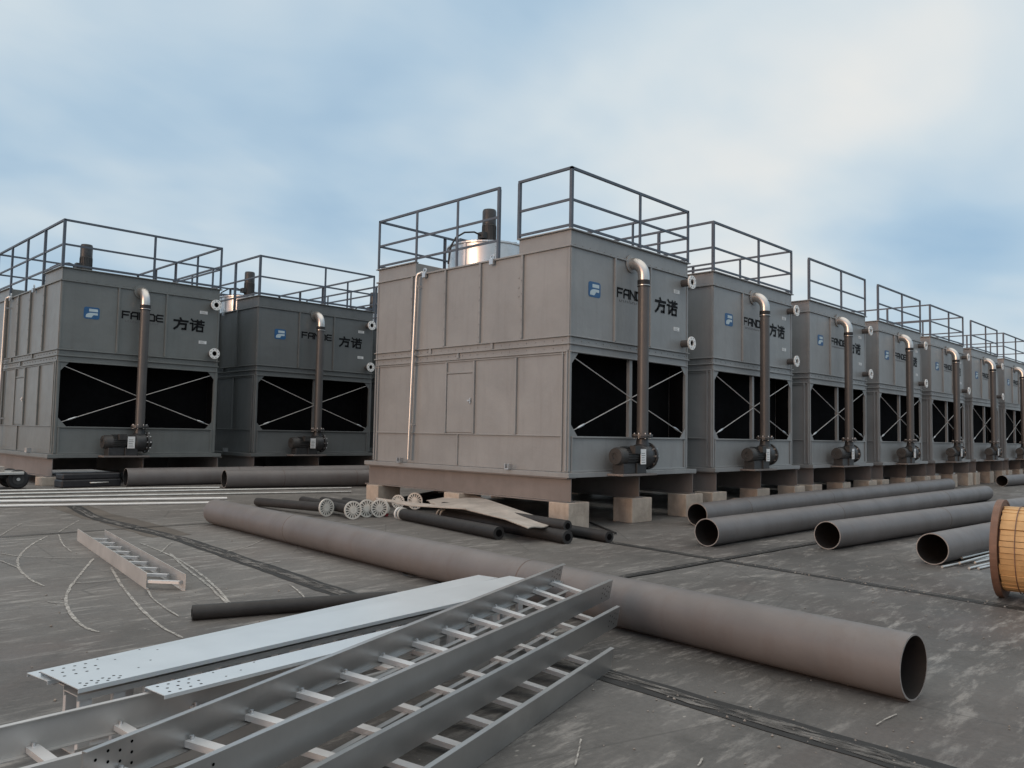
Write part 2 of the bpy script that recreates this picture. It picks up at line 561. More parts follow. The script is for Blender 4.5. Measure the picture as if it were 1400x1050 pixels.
def make_tower(kind):
    root = empty('cooling_tower', (0, 0, 0), 'x', 'cooling tower')
    T = 'tower'
    # ---- casing
    b = MB()
    # side walls (left, right) and back as 6 cm panels
    for x0, x1, inner in ((0, .05, 1), (TW - .05, TW, 0)):
        b.box((x0, .06, Z0), (x1, TD, ZD), T)
    b.box((.05, TD - .05, Z0), (TW - .05, TD, ZD), T)
    b.box((.05, .06, ZD - .05), (TW - .05, TD - .05, ZD - .004), T)             # deck
    b.box((.0, 0, Z3), (TW, .06, ZD), T)                                     # upper front
    # inner faces
    # front mid band + corner posts
    b.box((.0, .0, Z2), (TW, .06, Z3 - .004), T)
    b.box((0, 0, Z0), (.07, .058, Z2), T)
    b.box((TW - .07, 0, Z0), (TW, .058, Z2), T)
    # ribs on the front face, standing proud
    def rib_front(u, z0, z1, w=.045, d=.042):
        b.box((u - w / 2, -d, z0), (u + w / 2, -.0005, z1), T)
    def hrib_front(z, u0, u1, h=.03, d=.032):
        b.box((u0, -d, z - h / 2), (u1, -.0008, z + h / 2), T)
    for u in (1.24, 2.36):
        rib_front(u, Z3 + .02, ZD - .02)
    rib_front(.022, Z0 + .02, ZD - .02, .045, .012)
    rib_front(TW - .022, Z0 + .02, ZD - .02, .045, .012)
    hrib_front(ZD, -.03, TW + .03, .03, .035)
    hrib_front(Z3 + .01, -.03, TW + .03, .022, .038)
    hrib_front(3.165, -.03, TW + .03, .022, .038)
    hrib_front(Z2 + .012, .02, TW - .02, .024, .030)
    # ribs on both sides
    for sx, X in ((-1, 0.0), (1, TW)):
        def sbx(v0, v1, z0, z1, d):
            a, c = (X - d, X - .0006) if sx < 0 else (X + .0006, X + d)
            b.box((a, v0, z0), (c, v1, z1), T)
        for v in SB[1:-1]:
            sbx(v - .024, v + .024, Z3 + .025, ZD - .02, .046)
        for v in (1.25, 2.37, 3.18, 4.31):
            sbx(v - .022, v + .022, Z1 + .012, 2.98, .042)
        for v in (.035, .135, TD - .035, TD - .13):
            sbx(v - .016, v + .016, Z0 + .02, 3.02, .034)
        for v in (.025, TD - .025):
            sbx(v - .025, v + .025, 3.05, ZD - .02, .014)
        sbx(-.03, TD + .03, ZD - .015, ZD + .015, .038)
        sbx(-.03, TD + .03, Z3 - .001, Z3 + .021, .040)
        sbx(-.03, TD + .03, 3.154, 3.176, .040)
        sbx(.02, TD - .02, 3.022, 3.046, .030)
        sbx(.02, TD - .02, 2.985, 3.004, .022)
        for v, z0, z1 in ((1.9, 3.18, 3.288), (3.7, 3.18, 3.288), (2.85, 3.05, 3.15)):
            sbx(v - .03, v + .03, z0, z1, .034)
        sbx(.155, TD - .15, Z1 - .012, Z1 + .010, .030)
        sbx(2.80, 2.83, Z0 + .02, Z1 - .013, .028)
        # bolt heads
        for v in SB[1:-1]:
            for z in (4.42, 4.22, 4.05):
                pass
    for z in (4.45, 4.27, 4.11):
        b.tube([(-.001, 1.24, z), (-.012, 1.24, z)], .014, T, 8)
    # bolt rows along the seams
    def bolt(p, nrm):
        p, nrm = Vector(p), Vector(nrm)
        b.tube([p, p + nrm * .010], .012, T, 6)
    k = 0.12
    while k < TW - .1:
        for z in (3.232, 4.905):
            bolt((k, -.001, z), (0, -1, 0))
        k += .205
    k = 0.16
    while k < TD - .1:
        for z in (3.232, 3.10):
            bolt((-.001, k, z), (-1, 0, 0))
        k += .215
    for v in SB[1:-1]:
        z = Z3 + .14
        while z < ZD - .1:
            bolt((-.047, v, z), (-1, 0, 0))
            z += .24
    b.build('casing', root, .004, 1)
    # basin front
    b = MB()
    b.box((.071, .012, Z0), (TW - .071, .056, Z1), T)
    b.box((.071, -.022, Z1 - .03), (TW - .071, .011, Z1), T)
    b.box((.071, -.022, Z0), (TW - .071, .011, Z0 + .03), T)
    b.box((.075, -.016, Z0 + .031), (.115, .011, Z1 - .031), T)
    b.box((TW - .115, -.016, Z0 + .031), (TW - .075, .011, Z1 - .031), T)
    b.build('basin', root, .003, 1)
    # parapet sheets
    b = MB()
    def para_x(x0, x1, v0, v1):
        b.box((x0, v0, ZD + .016), (x1, v1, ZP), T)
    para_x(.004, .030, .0, 1.25)
    para_x(.004, .030, 4.27, TD)
    para_x(TW - .030, TW - .004, .0, TD)
    b.box((.031, .004, ZD + .016), (TW - .031, .030, ZP), T)
    b.box((.031, TD - .030, ZD + .016), (TW - .031, TD - .004, ZP), T)
    b.box((.031, 1.22, ZD + .016), (.9, 1.248, ZP - .003), T)
    b.box((.031, 4.272, ZD + .016), (.9, 4.30, ZP - .003), T)
    # top flanges
    for a, c in (((-.045, -.045, ZP + .001), (TW + .045, .07, ZP + .022)), ((-.045, TD - .07, ZP + .001), (TW + .045, TD + .045, ZP + .022)),
                 ((-.045, .0701, ZP + .001), (.07, 1.26, ZP + .022)), ((-.045, 4.26, ZP + .001), (.07, TD - .0701, ZP + .022)),
                 ((TW - .07, .0701, ZP + .001), (TW + .045, TD - .0701, ZP + .022))):
        b.box(a, c, T)
    b.build('parapet', root, .003, 1)
    # fill pack; black sheets put the interior's shade into the colour
    b = MB()
    b.box((.054, .40, Z0 + .05), (TW - .054, TD - .06, ZD - .06), 'fill')
    b.box((.054, .065, Z2 + .02), (TW - .054, .399, Z2 + .10), 'fill')
    b.box((.054, .065, Z0 + .05), (TW - .054, .399, Z0 + .12), 'fill')
    b.box((.0505, .07, Z0 + .13), (.0535, .395, Z2 + .015), 'fill')
    b.build('fill_pack', root)
    b = MB()
    b.box((1.775, .03, Z1 + .001), (1.865, .10, Z2 - .001), T)
    b.build('mullion', root, .003, 1)
    b = MB()
    b.box((TW - .0535, .065, Z0 + .13), (TW - .0505, .395, Z2 + .015), 'fill')  # added black sheet puts the opening's shade into the wall colour
    b.build('shade_lining', root)
    # brace rods with turnbuckles
    cu, cz = 1.82, (Z1 + Z2) / 2
    for (u, z) in ((.10, Z2 - .07), (TW - .10, Z2 - .07), (.10, Z1 + .08), (TW - .10, Z1 + .08)):
        r = MB()
        r.tube([(u, .022, z), (cu + (.03 if u > cu else -.03), .022, cz + (.02 if z > cz else -.02))], .0095, 'rod', 8)
        ro = r.build('brace_rod', root)
        if z < cz:
            q = MB()
            d = Vector((cu - u, 0, cz - z)).normalized()
            c = Vector((u, .022, z)) + d * .28
            q.tube([c - d * .11, c - d * .05, c + d * .05, c + d * .11], [.012, .024, .024, .012], 'galv', 8)
            q.build('turnbuckle', ro)
    for su, sz in ((0, 0), (1, 0), (0, 1), (1, 1)):
        q = MB()
        u0 = .071 if su == 0 else TW - .071
        z0 = Z1 + .001 if sz == 0 else Z2 - .001
        du = .17 if su == 0 else -.17
        dz = .19 if sz == 0 else -.19
        q.prism([(u0, .0, z0), (u0 + du, .0, z0), (u0, .0, z0 + dz)], (0, 1, 0), .012, T)
        q.build('gusset_plate', root)
    # access door on the left side
    q = MB()
    q.box((-.020, 2.41, Z1 + .03), (-.002, 3.15, 2.74), T)
    q.box((-.028, 2.39, 2.755), (-.002, 3.17, 2.79), T)
    door = q.build('access_door', root, .004, 1)
    q = MB()
    q.box((-.05, 2.435, 2.16), (-.021, 2.465, 2.27), 'galv')
    q.box((-.065, 2.43, 2.20), (-.05, 2.52, 2.23), 'galv')
    q.build('handle', door, .004, 1)
    # base plate with lip, pump shelf
    q = MB()
    q.box((-.13, -.13, .905), (TW + .13, TD + .13, .952), T)
    q.box((-.13, -.145, .872), (TW + .13, -.131, .952), T)
    q.box((-.145, -.145, .872), (-.131, TD + .13, .952), T)
    q.build('base_plate', root, .003, 1)
    q = MB()
    q.box((.90, -.50, .890), (1.925, -.1455, .925), 'beam')
    q.build('pump_shelf', root, .003, 1)
    for u in (-.02, 1.935, 3.78):
        q = MB()
        hbeam(q, u, -.10, TD + .10, .45, .870, .22, 'beam')
        q.build('base_beam', root)
    for v in (2.7, TD - .12):  # added beams, unseen, that block sky light under the tower
        for ua, ub in ((.095, 1.82), (2.05, 3.665)):
            q = MB()
            q.box((ua, v - .01, .47), (ub, v + .01, .85), 'beam')
            q.box((ua, v - .09, .851), (ub, v + .09, .868), 'beam')
            q.build('light_block_beam', root)
    # lifting lugs
    for v in (1.27, 4.43):
        q = MB()
        q.box((-.21, v - .05, .953), (-.10, v - .03, 1.06), 'galv')
        q.box((-.21, v + .03, .953), (-.10, v + .05, 1.06), 'galv')
        q.box((-.21, v - .0295, .953), (-.10, v + .0295, .975), 'galv')
        q.build('lifting_lug', root, .003, 1)
    for v in (1.9, 3.9):
        q = MB()
        q.box((-.09, v - .05, ZD - .09), (-.039, v + .05, ZD + .01), 'galv')
        q.ring((-.06, v, ZD + .055), (1, 0, 0), .055, .03, .015, 'galv', 16)
        q.build('lifting_lug', root)
    # drain pipe on the left side
    q = MB()
    q.tube([(.0, 3.95, 4.86), (-.07, 3.97, 4.885), (-.11, 4.05, 4.86), (-.115, 4.08, 4.78), (-.115, 4.15, 2.9), (-.115, 4.21, 1.03)], .036, 'elbow', 12)
    for z, v in ((4.6, 4.085), (3.2, 4.135), (1.75, 4.185)):
        q.box((-.115, v - .05, z - .02), (-.001, v - .036, z + .02), 'galv')
    q.build('drain_pipe', root)
    # lettering and emblem
    q = MB()
    x0, x1, z0, z1, r = .49, .83, 4.05, 4.325, .05
    poly = []
    for (cx_, cz_, a0) in ((x1 - r, z1 - r, 0), (x0 + r, z1 - r, 90), (x0 + r, z0 + r, 180), (x1 - r, z0 + r, 270)):
        for k in range(5):
            a = RAD(a0 + 22.5 * k)
            poly.append((cx_ + r * math.cos(a), -.001, cz_ + r * math.sin(a)))
    q.prism(poly, (0, -1, 0), .004, 'blue')
    q.prism([(.60, -.0052, 4.222), (.60, -.0052, 4.285), (.79, -.0052, 4.285), (.79, -.0052, 4.222)], (0, -1, 0), .002, 'emw')
    arc = [(.535, -.0052, 4.085), (.535, -.0052, 4.12)]
    for k in range(7):
        a = RAD(180 - 15 * k)
        arc.append((.665 + .13 * math.cos(a), -.0052, 4.12 + .075 * math.sin(a)))
    arc += [(.79, -.0052, 4.195), (.79, -.0052, 4.145), (.70, -.0052, 4.145), (.655, -.0052, 4.085)]
    q.prism(arc, (0, -1, 0), .002, 'emw')
    q.build('emblem', root)
    q = MB()
    G = {'F': [[(0, 0), (0, 1), (1, 1)], [(0, .5), (.85, .5)]],
         'A': [[(0, 0), (0, .75), (.22, 1), (1, 1), (1, 0)], [(0, .42), (1, .42)]],
         'N': [[(0, 0), (0, 1), (1, .08)], [(1, 0), (1, 1)]],
         'O': [[(0, 0), (0, 1), (.8, 1), (1, .8), (1, 0), (0, 0)]],
         'E': [[(1, 1), (.18, 1), (0, .82), (0, .18), (.18, 0), (1, 0)], [(0, .5), (.92, .5)]]}
    for i, ch in enumerate('FANOE'):
        strokes(q, G[ch], 1.335 + i * .198, 4.165, .150, .150, .036, 'black')
    q.build('lettering', root)
    q = MB()
    for i in range(14):
        x = 1.40 + i * .058
        q.box((x, -.004, 4.075), (x + .012, -.0005, 4.115), 'greytext')
        q.box((x + .012, -.004, 4.075 + .027 * (i % 2)), (x + .032, -.0005, 4.088 + .027 * (i % 2)), 'greytext')
    q.build('slogan_lettering', root)
    q = MB()
    fang = [[(.45, 1.0), (.52, .86)], [(0, .77), (1, .77)], [(.38, .77), (.34, .45), (.22, .2), (.02, .0)], [(.37, .5), (.88, .5), (.85, .04), (.62, .04)]]
    nuo = [[(.08, 1.0), (.2, .86)], [(.0, .64), (.18, .64), (.18, .06), (.32, .18)], [(.34, .86), (1, .86)], [(.52, .97), (.52, .75)], [(.80, .97), (.80, .75)],
           [(.34, .6), (1, .6)], [(.64, .72), (.5, .45), (.34, .28)], [(.5, .40), (.92, .40), (.92, .02), (.5, .02), (.5, .40)]]
    strokes(q, fang, 2.565, 4.04, .33, .265, .052, 'black')
    strokes(q, nuo, 2.965, 4.03, .345, .28, .044, 'black')
    q.build('lettering', root)
    for z in (4.48, 3.72):
        q = MB()
        q.box((3.20, -.006, z), (3.40, -.0005, z + .075), 'label')
        for k in range(3):
            q.box((3.22, -.0075, z + .015 + .02 * k), (3.36 - .03 * (k % 2), -.0065, z + .021 + .02 * k), 'greytext')
        q.build('name_plate', root)
    # inlet nozzles
    for z in (4.72, 3.48):
        q = MB()
        q.tube([(3.52, .0, z), (3.52, -.21, z)], .075, 'riser', 16, caps=False)
        q.tube([(3.52, -.21, z), (3.52, -.06, z)], .058, 'pipe_in', 16, caps=False)
        q.disc((3.52, -.06, z), (0, -1, 0), .058, 'fill', 16)
        no = q.build('nozzle', root)
        q = MB()
        q.ring((3.52, -.205, z), (0, -1, 0), .135, .062, .03, 'white', 28)
        for k in range(8):
            a = RAD(45 * k + 22)
            q.disc((3.52 + .105 * math.cos(a), -.2358, z + .105 * math.sin(a)), (0, -1, 0), .012, 'pump', 6)
        q.build('flange', no)
    # riser pipe with elbow
    ru, ro_ = 1.74, -.30
    q = MB()
    q.tube([(ru, ro_, 1.62), (ru, ro_, 4.36)], .105, 'riser', 20)
    q.tube([(ru, ro_, 4.36), (ru, ro_, 4.48)], .118, 'rubber', 20)
    q.tube([(ru, ro_, 4.375), (ru, ro_, 4.39)], .122, 'elbow', 20)
    riser = q.build('riser_pipe', root)
    q = MB()
    pts = [(ru, ro_, 4.47)]
    R_ = .27
    for k in range(0, 9):
        a = RAD(90 * k / 8)
        pts.append((ru, ro_ + R_ * (1 - math.cos(a)), 4.56 + R_ * math.sin(a)))
    pts.append((ru, 0.01, 4.83))
    q.tube(pts, .108, 'elbow', 20)
    q.ring((ru, -.012, 4.83), (0, -1, 0), .17, .10, .022, 'tower', 20)
    q.build('elbow', riser)
    q = MB()
    q.ring((ru, ro_, 1.60), (0, 0, 1), .19, .08, .03, 'riser', 20)
    q.ring((ru, ro_, 1.565), (0, 0, 1), .19, .08, .03, 'pump', 20)
    for k in range(8):
        a = RAD(45 * k + 10)
        q.tube([(ru + .155 * math.cos(a), ro_ + .155 * math.sin(a), 1.55), (ru + .155 * math.cos(a), ro_ + .155 * math.sin(a), 1.655)], .013, 'galv', 6)
    q.build('flange', riser)
    # pump
    pu, pv, pz = ru, ro_, 1.235
    q = MB()
    q.tube([(pu - .14, pv, pz), (pu - .12, pv, pz), (pu + .10, pv, pz), (pu + .12, pv, pz)], [.19, .22, .22, .19], 'pump', 28)
    q.tube([(pu, pv, pz + .12), (pu, pv, pz + .33)], [.14, .10], 'pump', 18)
    q.tube([(pu - .30, pv, pz), (pu - .14, pv, pz)], [.12, .19], 'pump', 20)
    q.box((pu - .36, pv - .15, .926), (pu - .08, pv + .15, pz - .12), 'pump')
    q.box((pu - .72, pv - .12, .926), (pu - .37, pv + .12, pz - .13), 'pump')
    pump = q.build('pump', root, .006, 1)
    q = MB()
    q.ring((pu + .12, pv, pz), (1, 0, 0), .25, .10, .04, 'pump', 28)
    q.tube([(pu + .12, pv, pz), (pu + .26, pv, pz)], .12, 'pump', 18)
    for k in range(10):
        a = RAD(36 * k)
        q.tube([(pu + .10, pv + .22 * math.cos(a), pz + .22 * math.sin(a)), (pu + .20, pv + .22 * math.cos(a), pz + .22 * math.sin(a))], .018, 'galv', 6)
    q.build('flange', pump)
    q = MB()
    q.tube([(pu - .80, pv, pz), (pu - .78, pv, pz), (pu - .32, pv, pz), (pu - .30, pv, pz)], [.12, .155, .155, .13], 'motor', 24)
    for k in range(24):
        a = RAD(15 * k)
        q.bar((pu - .62, pv + .163 * math.cos(a), pz + .163 * math.sin(a)), (pu - .34, pv + .163 * math.cos(a), pz + .163 * math.sin(a)), .008, .028, (0, math.cos(a), math.sin(a)), 'motor')
    q.ring((pu - .815, pv, pz), (1, 0, 0), .145, .06, .03, 'motor', 24)
    q.box((pu - .52, pv - .22, pz + .05), (pu - .36, pv - .10, pz + .19), 'motor')
    q.build('motor', pump, .003, 1)
    q = MB()
    q.box((pu - .33, pv - .205, pz - .14), (pu - .17, pv - .198, pz + .13), 'label')
    for k in range(5):
        q.box((pu - .31, pv - .2075, pz - .11 + .04 * k), (pu - .20 - .01 * (k % 3), pv - .2055, pz - .10 + .04 * k), 'greytext')
    q.build('name_plate', pump)
    # fan stack
    fu, fv, fr = 1.66, 3.80, .88
    q = MB()
    n = 48
    q.tube([(fu, fv, ZD), (fu, fv, 5.62)], fr, 'stack', n, caps=False)
    q.tube([(fu, fv, 5.62), (fu, fv, ZD)], fr - .02, 'stack', n, caps=False)
    q.ring((fu, fv, 5.62), (0, 0, 1), fr + .045, fr - .03, .03, 'stack', n)
    q.ring((fu, fv, ZD), (0, 0, 1), fr + .05, fr - .02, .03, 'stack', n)
    for k in range(8):
        a = RAD(45 * k + 12)
        q.bar((fu + (fr + .012) * math.cos(a), fv + (fr + .012) * math.sin(a), ZD + .03), (fu + (fr + .012) * math.cos(a), fv + (fr + .012) * math.sin(a), 5.62), .05, .02, (math.cos(a), math.sin(a), 0), 'stack')
    q.build('fan_stack', root)
    q = MB()
    for k in range(9):
        rr = fr * (k + 1) / 9 - .02
        zz = 5.66 + .10 * (1 - (rr / fr) ** 2)
        q.tube([(fu + rr * math.cos(RAD(15 * j)), fv + rr * math.sin(RAD(15 * j)), zz) for j in range(25)], .006, 'rail', 5, caps=False)
    for k in range(12):
        a = RAD(30 * k)
        q.tube([(fu + r2 * math.cos(a), fv + r2 * math.sin(a), 5.67 + .10 * (1 - (r2 / fr) ** 2)) for r2 in (.1, .3, .5, .7, fr - .02)], .009, 'rail', 5)
    q.build('fan_guard', root)
    q = MB()
    q.box((fu - fr - .03, fv - .07, 5.652), (fu + fr + .03, fv - .03, 5.73), 'rail')
    q.box((fu - fr - .03, fv + .03, 5.652), (fu + fr + .03, fv + .07, 5.73), 'rail')
    q.box((fu - .22, fv - .22, 5.7301), (fu + .22, fv + .22, 5.76), 'motor')
    q.tube([(fu, fv, 5.76), (fu, fv, 5.80), (fu, fv, 6.17)], [.17, .15, .15], 'motor', 20)
    q.tube([(fu, fv, 6.171), (fu, fv, 6.19), (fu, fv, 6.20)], [.16, .16, .145], 'motor', 20)
    for k in range(20):
        a = RAD(18 * k)
        q.bar((fu + .152 * math.cos(a), fv + .152 * math.sin(a), 5.82), (fu + .152 * math.cos(a), fv + .152 * math.sin(a), 6.16), .008, .02, (math.cos(a), math.sin(a), 0), 'motor')
    q.tube([(fu, fv, 6.201), (fu, fv, 6.50), (fu, fv, 6.54)], [.155, .155, .14], 'pump', 20)
    q.box((fu - .26, fv - .09, 5.86), (fu - .14, fv + .09, 6.0), 'motor')
    mo = q.build('fan_motor', root)
    q = MB()
    q.tube([(fu - .26, fv, 5.93), (fu - .40, fv + .05, 5.98), (fu - .62, fv + .12, 5.94), (fu - .82, fv + .17, 5.80), (fu - .93, fv + .20, 5.60), (fu - .99, fv + .21, 5.2)], .02, 'rubber', 8)
    q.build('cable', mo)
    # railing: one object per unbroken stretch, its posts as children
    zr = (5.26, 5.71, 6.265)
    i_ = .005
    A_, B_, C_, D_ = (i_, i_), (TW - i_, i_), (TW - i_, TD - i_), (i_, TD - i_)
    if kind == 'gap':
        stretches = [([(i_, 1.80), D_, C_, B_, A_, (i_, 1.26)], [(i_, 1.80), (i_, 2.96), (i_, 4.25), D_, (1.9, TD - i_), C_, (TW - i_, 4.2), (TW - i_, 2.8), (TW - i_, 1.4), B_, (2.02, i_), A_, (i_, 1.26)])]
    elif kind == 'closed':
        stretches = [([A_, D_, C_, B_, A_], [A_, (i_, 1.4), (i_, 2.8), (i_, 4.2), D_, (1.9, TD - i_), C_, (TW - i_, 4.2), (TW - i_, 2.8), (TW - i_, 1.4), B_, (2.02, i_)])]
    else:
        stretches = [([A_, B_], [A_, (2.02, i_), B_]), ([(i_, 4.25), D_, C_], [(i_, 4.25), D_, (1.9, TD - i_), C_])]
    for line, posts in stretches:
        q = MB()
        for p0, p1 in zip(line[:-1], line[1:]):
            d = Vector((p1[0] - p0[0], p1[1] - p0[1], 0)).normalized()
            for k, z in enumerate(zr):
                e = .024 if k == 2 else .015
                zz = z - .022 - (.0015 if abs(d.x) > .5 else 0)
                q.bar(Vector((*p0, zz)) - d * e, Vector((*p1, zz)) + d * e, .048 if k == 2 else .03, .044 if k == 2 else .042, (0, 0, 1), 'rail')
        rail = q.build('railing', root)
        for (u, v) in posts:
            s_ = MB()
            lowz = 5.16 if (v < 1.3 or v > 4.2 or u > 1) else 4.88
            iu, iv = (1 if u < 1 else -1), (1 if v < 2.8 else -1)
            a0, a1 = sorted((u - iu * .026, u + iu * .030))
            s_.prism([(u - iu * .026, v - iv * .026, lowz), (u + iu * .030, v - iv * .026, lowz), (u + iu * .030, v - iv * .012, lowz), (u - iu * .010, v - iv * .012, lowz), (u - iu * .010, v + iv * .030, lowz), (u - iu * .026, v + iv * .030, lowz)], (0, 0, 1), zr[2] - .046 - lowz, 'rail')
            s_.build('post', rail)
    for v in (4.55, 5.05):
        q = MB()
        q.bar((TW + .02, v, 4.9), (TW + .02, v, 5.92), .04, .04, (1, 0, 0), 'rail')
        q.bar((TW + .02, v, 5.90), (TW + .60, v, 5.90), .04, .04, (0, 0, 1), 'rail')
        q.bar((TW + .58, v, 4.6), (TW + .58, v, 5.88), .04, .04, (1, 0, 0), 'rail')
        q.build('ladder_handrail', root)
    return root


ORD = ['nearest', 'second', 'third', 'fourth', 'fifth', 'sixth', 'seventh', 'eighth']
protos = {k: make_tower(k) for k in ('gap', 'closed', 'front')}
used = set()
towers = []


def set_tint(o, c):
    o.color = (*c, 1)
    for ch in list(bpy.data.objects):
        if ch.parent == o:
            set_tint(ch, c)


def place_tower(kind, x, y, label, tint):
    t = protos[kind] if kind not in used else copy_tree(protos[kind])
    used.add(kind)
    t.location = (x, y, 0)
    tag(t, label, 'cooling tower', 'cooling towers standing in rows on concrete blocks')
    set_tint(t, tint)
    towers.append(t)


row_labels = [
    'nearest and largest grey cooling tower, brown side and bluish front both in full view',
    'grey cooling tower second in the right-hand row, next behind the nearest tower',
    'grey cooling tower third in the right-hand row, railing only along its front',
    'grey cooling tower fourth in the right-hand row, between the third and fifth towers',
    'grey cooling tower fifth in the right-hand row, railing closed round its corner',
    'grey cooling tower sixth in the right-hand row, second from the frame edge',
    'grey cooling tower seventh in the right-hand row, cut by the right frame edge']
for i in range(7):
    place_tower('gap' if i == 0 else 'closed' if i in (1, 4, 6) else 'front', BX + i * PITCH, BY, row_labels[i], (1, 1, 1))
place_tower('closed', LX, LY, 'darker-toned grey cooling tower at far left, cut by the left frame edge', (.62, .645, .63))  # left row: same material, object colour multiplied darker
place_tower('closed', LX + LP, LY, 'darker-toned grey cooling tower between the leftmost tower and the nearest big one', (.50, .52, .52))


# ------------------------------------------------------------------ concrete blocks
def block(x, y, z0, z1, w, d, label):
    b = MB()
    b.box((-w / 2, -d / 2, 0), (w / 2, d / 2, z1 - z0), 'conc')
    o = b.build('concrete_block', None, .012, 2)
    o.location = (x, y, z0)
    o.rotation_euler = (0, 0, random.uniform(-.03, .03))
    tag(o, label, 'concrete block', 'concrete blocks carrying the towers')
    return o


tn = ['nearest tower', 'second tower of the right-hand row', 'third tower of the right-hand row', 'fourth tower of the right-hand row',
      'fifth tower of the right-hand row', 'sixth tower of the right-hand row', 'seventh tower of the right-hand row', 'leftmost dark tower', 'dark tower second from left']
for i, t in enumerate(towers):
    for u, pos in ((.10, 'left'), (1.95, 'middle'), (3.80, 'right')):
        if i == 8 and pos != 'left':
            continue
        if i == 7 and pos != 'left':
            continue
        x, y = t.location.x + u, t.location.y + .08
        gz = ground_z(x, y)
        jit = random.uniform(-.05, .05)
        block(x + jit, y, gz, .449, random.uniform(.54, .62), .44, 'concrete block under the front %s beam of the %s' % (pos, tn[i]))
for i in range(0, 6):
    t = towers[i]
    for u, pos in ((.10, 'left'), (1.95, 'middle'), (3.80, 'right')):
        if i == 0 and pos == 'left':
            continue
        block(t.location.x + u, t.location.y + 5.25, 0, .449, .6, .44, 'shaded concrete block at the rear %s of the %s' % (pos, tn[i]))
block(BX + .05, BY + 5.25, 0, .449, .58, .44, 'concrete block under the far rear end of the nearest tower, on its brown side')
block(BX + .05, BY + 2.7, 0, .449, .58, .44, 'concrete block midway along the brown side of the nearest tower')


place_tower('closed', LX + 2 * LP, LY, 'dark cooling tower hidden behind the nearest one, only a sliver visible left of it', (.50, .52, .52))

# ------------------------------------------------------------------ big steel pipes
def steel_pipe(a, c, r, label, name='steel_pipe', group='large grey steel pipes lying in the yard', wall=.012):
    """a, c: contact points on the ground at the two ends"""
    a, c = Vector(a), Vector(c)
    root = empty(name, a, label, 'pipe', group)
    up = Vector((0, 0, r))
    d = c - a
    n = 48
    b = MB()
    k = 6
    pts = [up + d * (j / k) for j in range(k + 1)]
    b.tube(pts, r, 'pipe', n, caps=False)
    dn0 = d.normalized()
    for fr_ in (.31, .74):
        q_ = up + d * fr_
        b.tube([q_ - dn0 * .008, q_ - dn0 * .003, q_ + dn0 * .003, q_ + dn0 * .008], [r + .0003, r + .0032, r + .0032, r + .0003], 'weld', n, caps=False)
    b.build('pipe_wall', root)
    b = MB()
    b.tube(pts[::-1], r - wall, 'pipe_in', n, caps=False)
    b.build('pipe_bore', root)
    b = MB()
    dn = d.normalized()
    for p, s in ((up, -1), (up + d, 1)):
        b = MB()
        b.ring(p - dn * s * .002, dn * s, r, r - wall, .003, 'rim', n)
        b.build('cut_edge', root)
    return root


PR = .203
steel_pipe(at(1250, 958), at(294, 716), PR, 'long brown-grey steel pipe lying right across the middle of the yard')
steel_pipe(atg(966, 747), atg(1347, 684), PR, 'grey steel pipe lying in front of two others, right of the nearest tower')
steel_pipe(atg(953, 719), atg(953, 719) + Vector((6.0, .35, 0)), PR, 'grey steel pipe nearest the tower blocks, its open end farthest left of the bundle')
steel_pipe(atg(1005, 710), atg(1297, 671), PR, 'grey steel pipe wedged between two others, only its upper rim showing')
dd0, dd1 = atg(1131, 751), atg(1362, 712)
steel_pipe(dd0, dd0 + (dd1 - dd0) * 1.9, PR, 'grey steel pipe lying alone, middle of the right-hand pipes, passing behind the drum')
e0, e1 = atg(1275, 772), atg(1355, 752)
steel_pipe(e0, e0 + (e1 - e0) * 3.0, PR, 'grey steel pipe whose open end lies just left of the wooden drum')
f0 = atg(1370, 665)
steel_pipe(f0, f0 + Vector((9, -.6, 0)), PR, 'short far grey pipe entering at the right frame edge in front of the last tower')
g0 = atg(171, 665)
steel_pipe(g0, g0 + Vector((8.2, -.75, 0)), PR, 'dark grey pipe under the left towers, behind another pipe')
h0, h1 = atg(306, 667), atg(497, 664)
steel_pipe(h0, h0 + (h1 - h0) * 1.25, PR, 'dark grey pipe in front of the left towers, its end overlapping another pipe')

# ------------------------------------------------------------------ white conduits on the left
whites = [((0, 693.5), (270, 689), .022, 'nearest'), ((0, 687.5), (272, 683.5), .026, 'brightest and second nearest'),
          ((0, 682), (480, 673.5), .02, 'middle'), ((0, 677), (480, 668.5), .02, 'fourth'), ((0, 672.5), (300, 668), .02, 'farthest')]
for (a, c, r, nm) in whites:
    A, B_ = atg(*a), atg(*c)
    A = A + (A - B_) * .35
    B2 = B_ + (B_ - A) * (.12 if c[0] < 300 else .0)
    b = MB()
    k = 10
    pts = []
    for j in range(k + 1):
        q = A.lerp(B2, j / k)
        pts.append((q.x, q.y, ground_z(q.x, q.y) + r + .001))
    b.tube(pts, r, 'white' if r > .021 else 'steel', 10)
    o = recentre(b.build('conduit'))
    tag(o, '%s of the long pale conduits lying in front of the left towers' % nm, 'conduit', 'long pale conduits on the floor')

# ------------------------------------------------------------------ black foam tubes with spoked discs
def foam_tube(a, c, r, label, rim=True, z=0.0):
    a, c = Vector(a), Vector(c)
    root = empty('black_tube', Vector((a.x, a.y, a.z)), label, 'tube', 'black insulated tubes by the nearest tower')
    d = c - a
    n = 20
    b = MB()
    up = Vector((0, 0, r))
    sag = [up + d * (j / 8) for j in range(9)]
    b.tube(sag, r, 'foam', n)
    b.build('sleeve', root)
    dn = d.normalized()
    b = MB()
    b.tube([up - dn * .004, up - dn * .0035], r * .55, 'fill', n)
    b.build('bore', root)
    if rim:
        b = MB()
        e = up + d
        b.ring(e - dn * .10, dn, r + .018, r - .01, .035, 'disc', n)
        b.ring(e + dn * .002, dn, r + .024, r * .5, .04, 'white', n)
        b.build('end_collar', root)
    return root


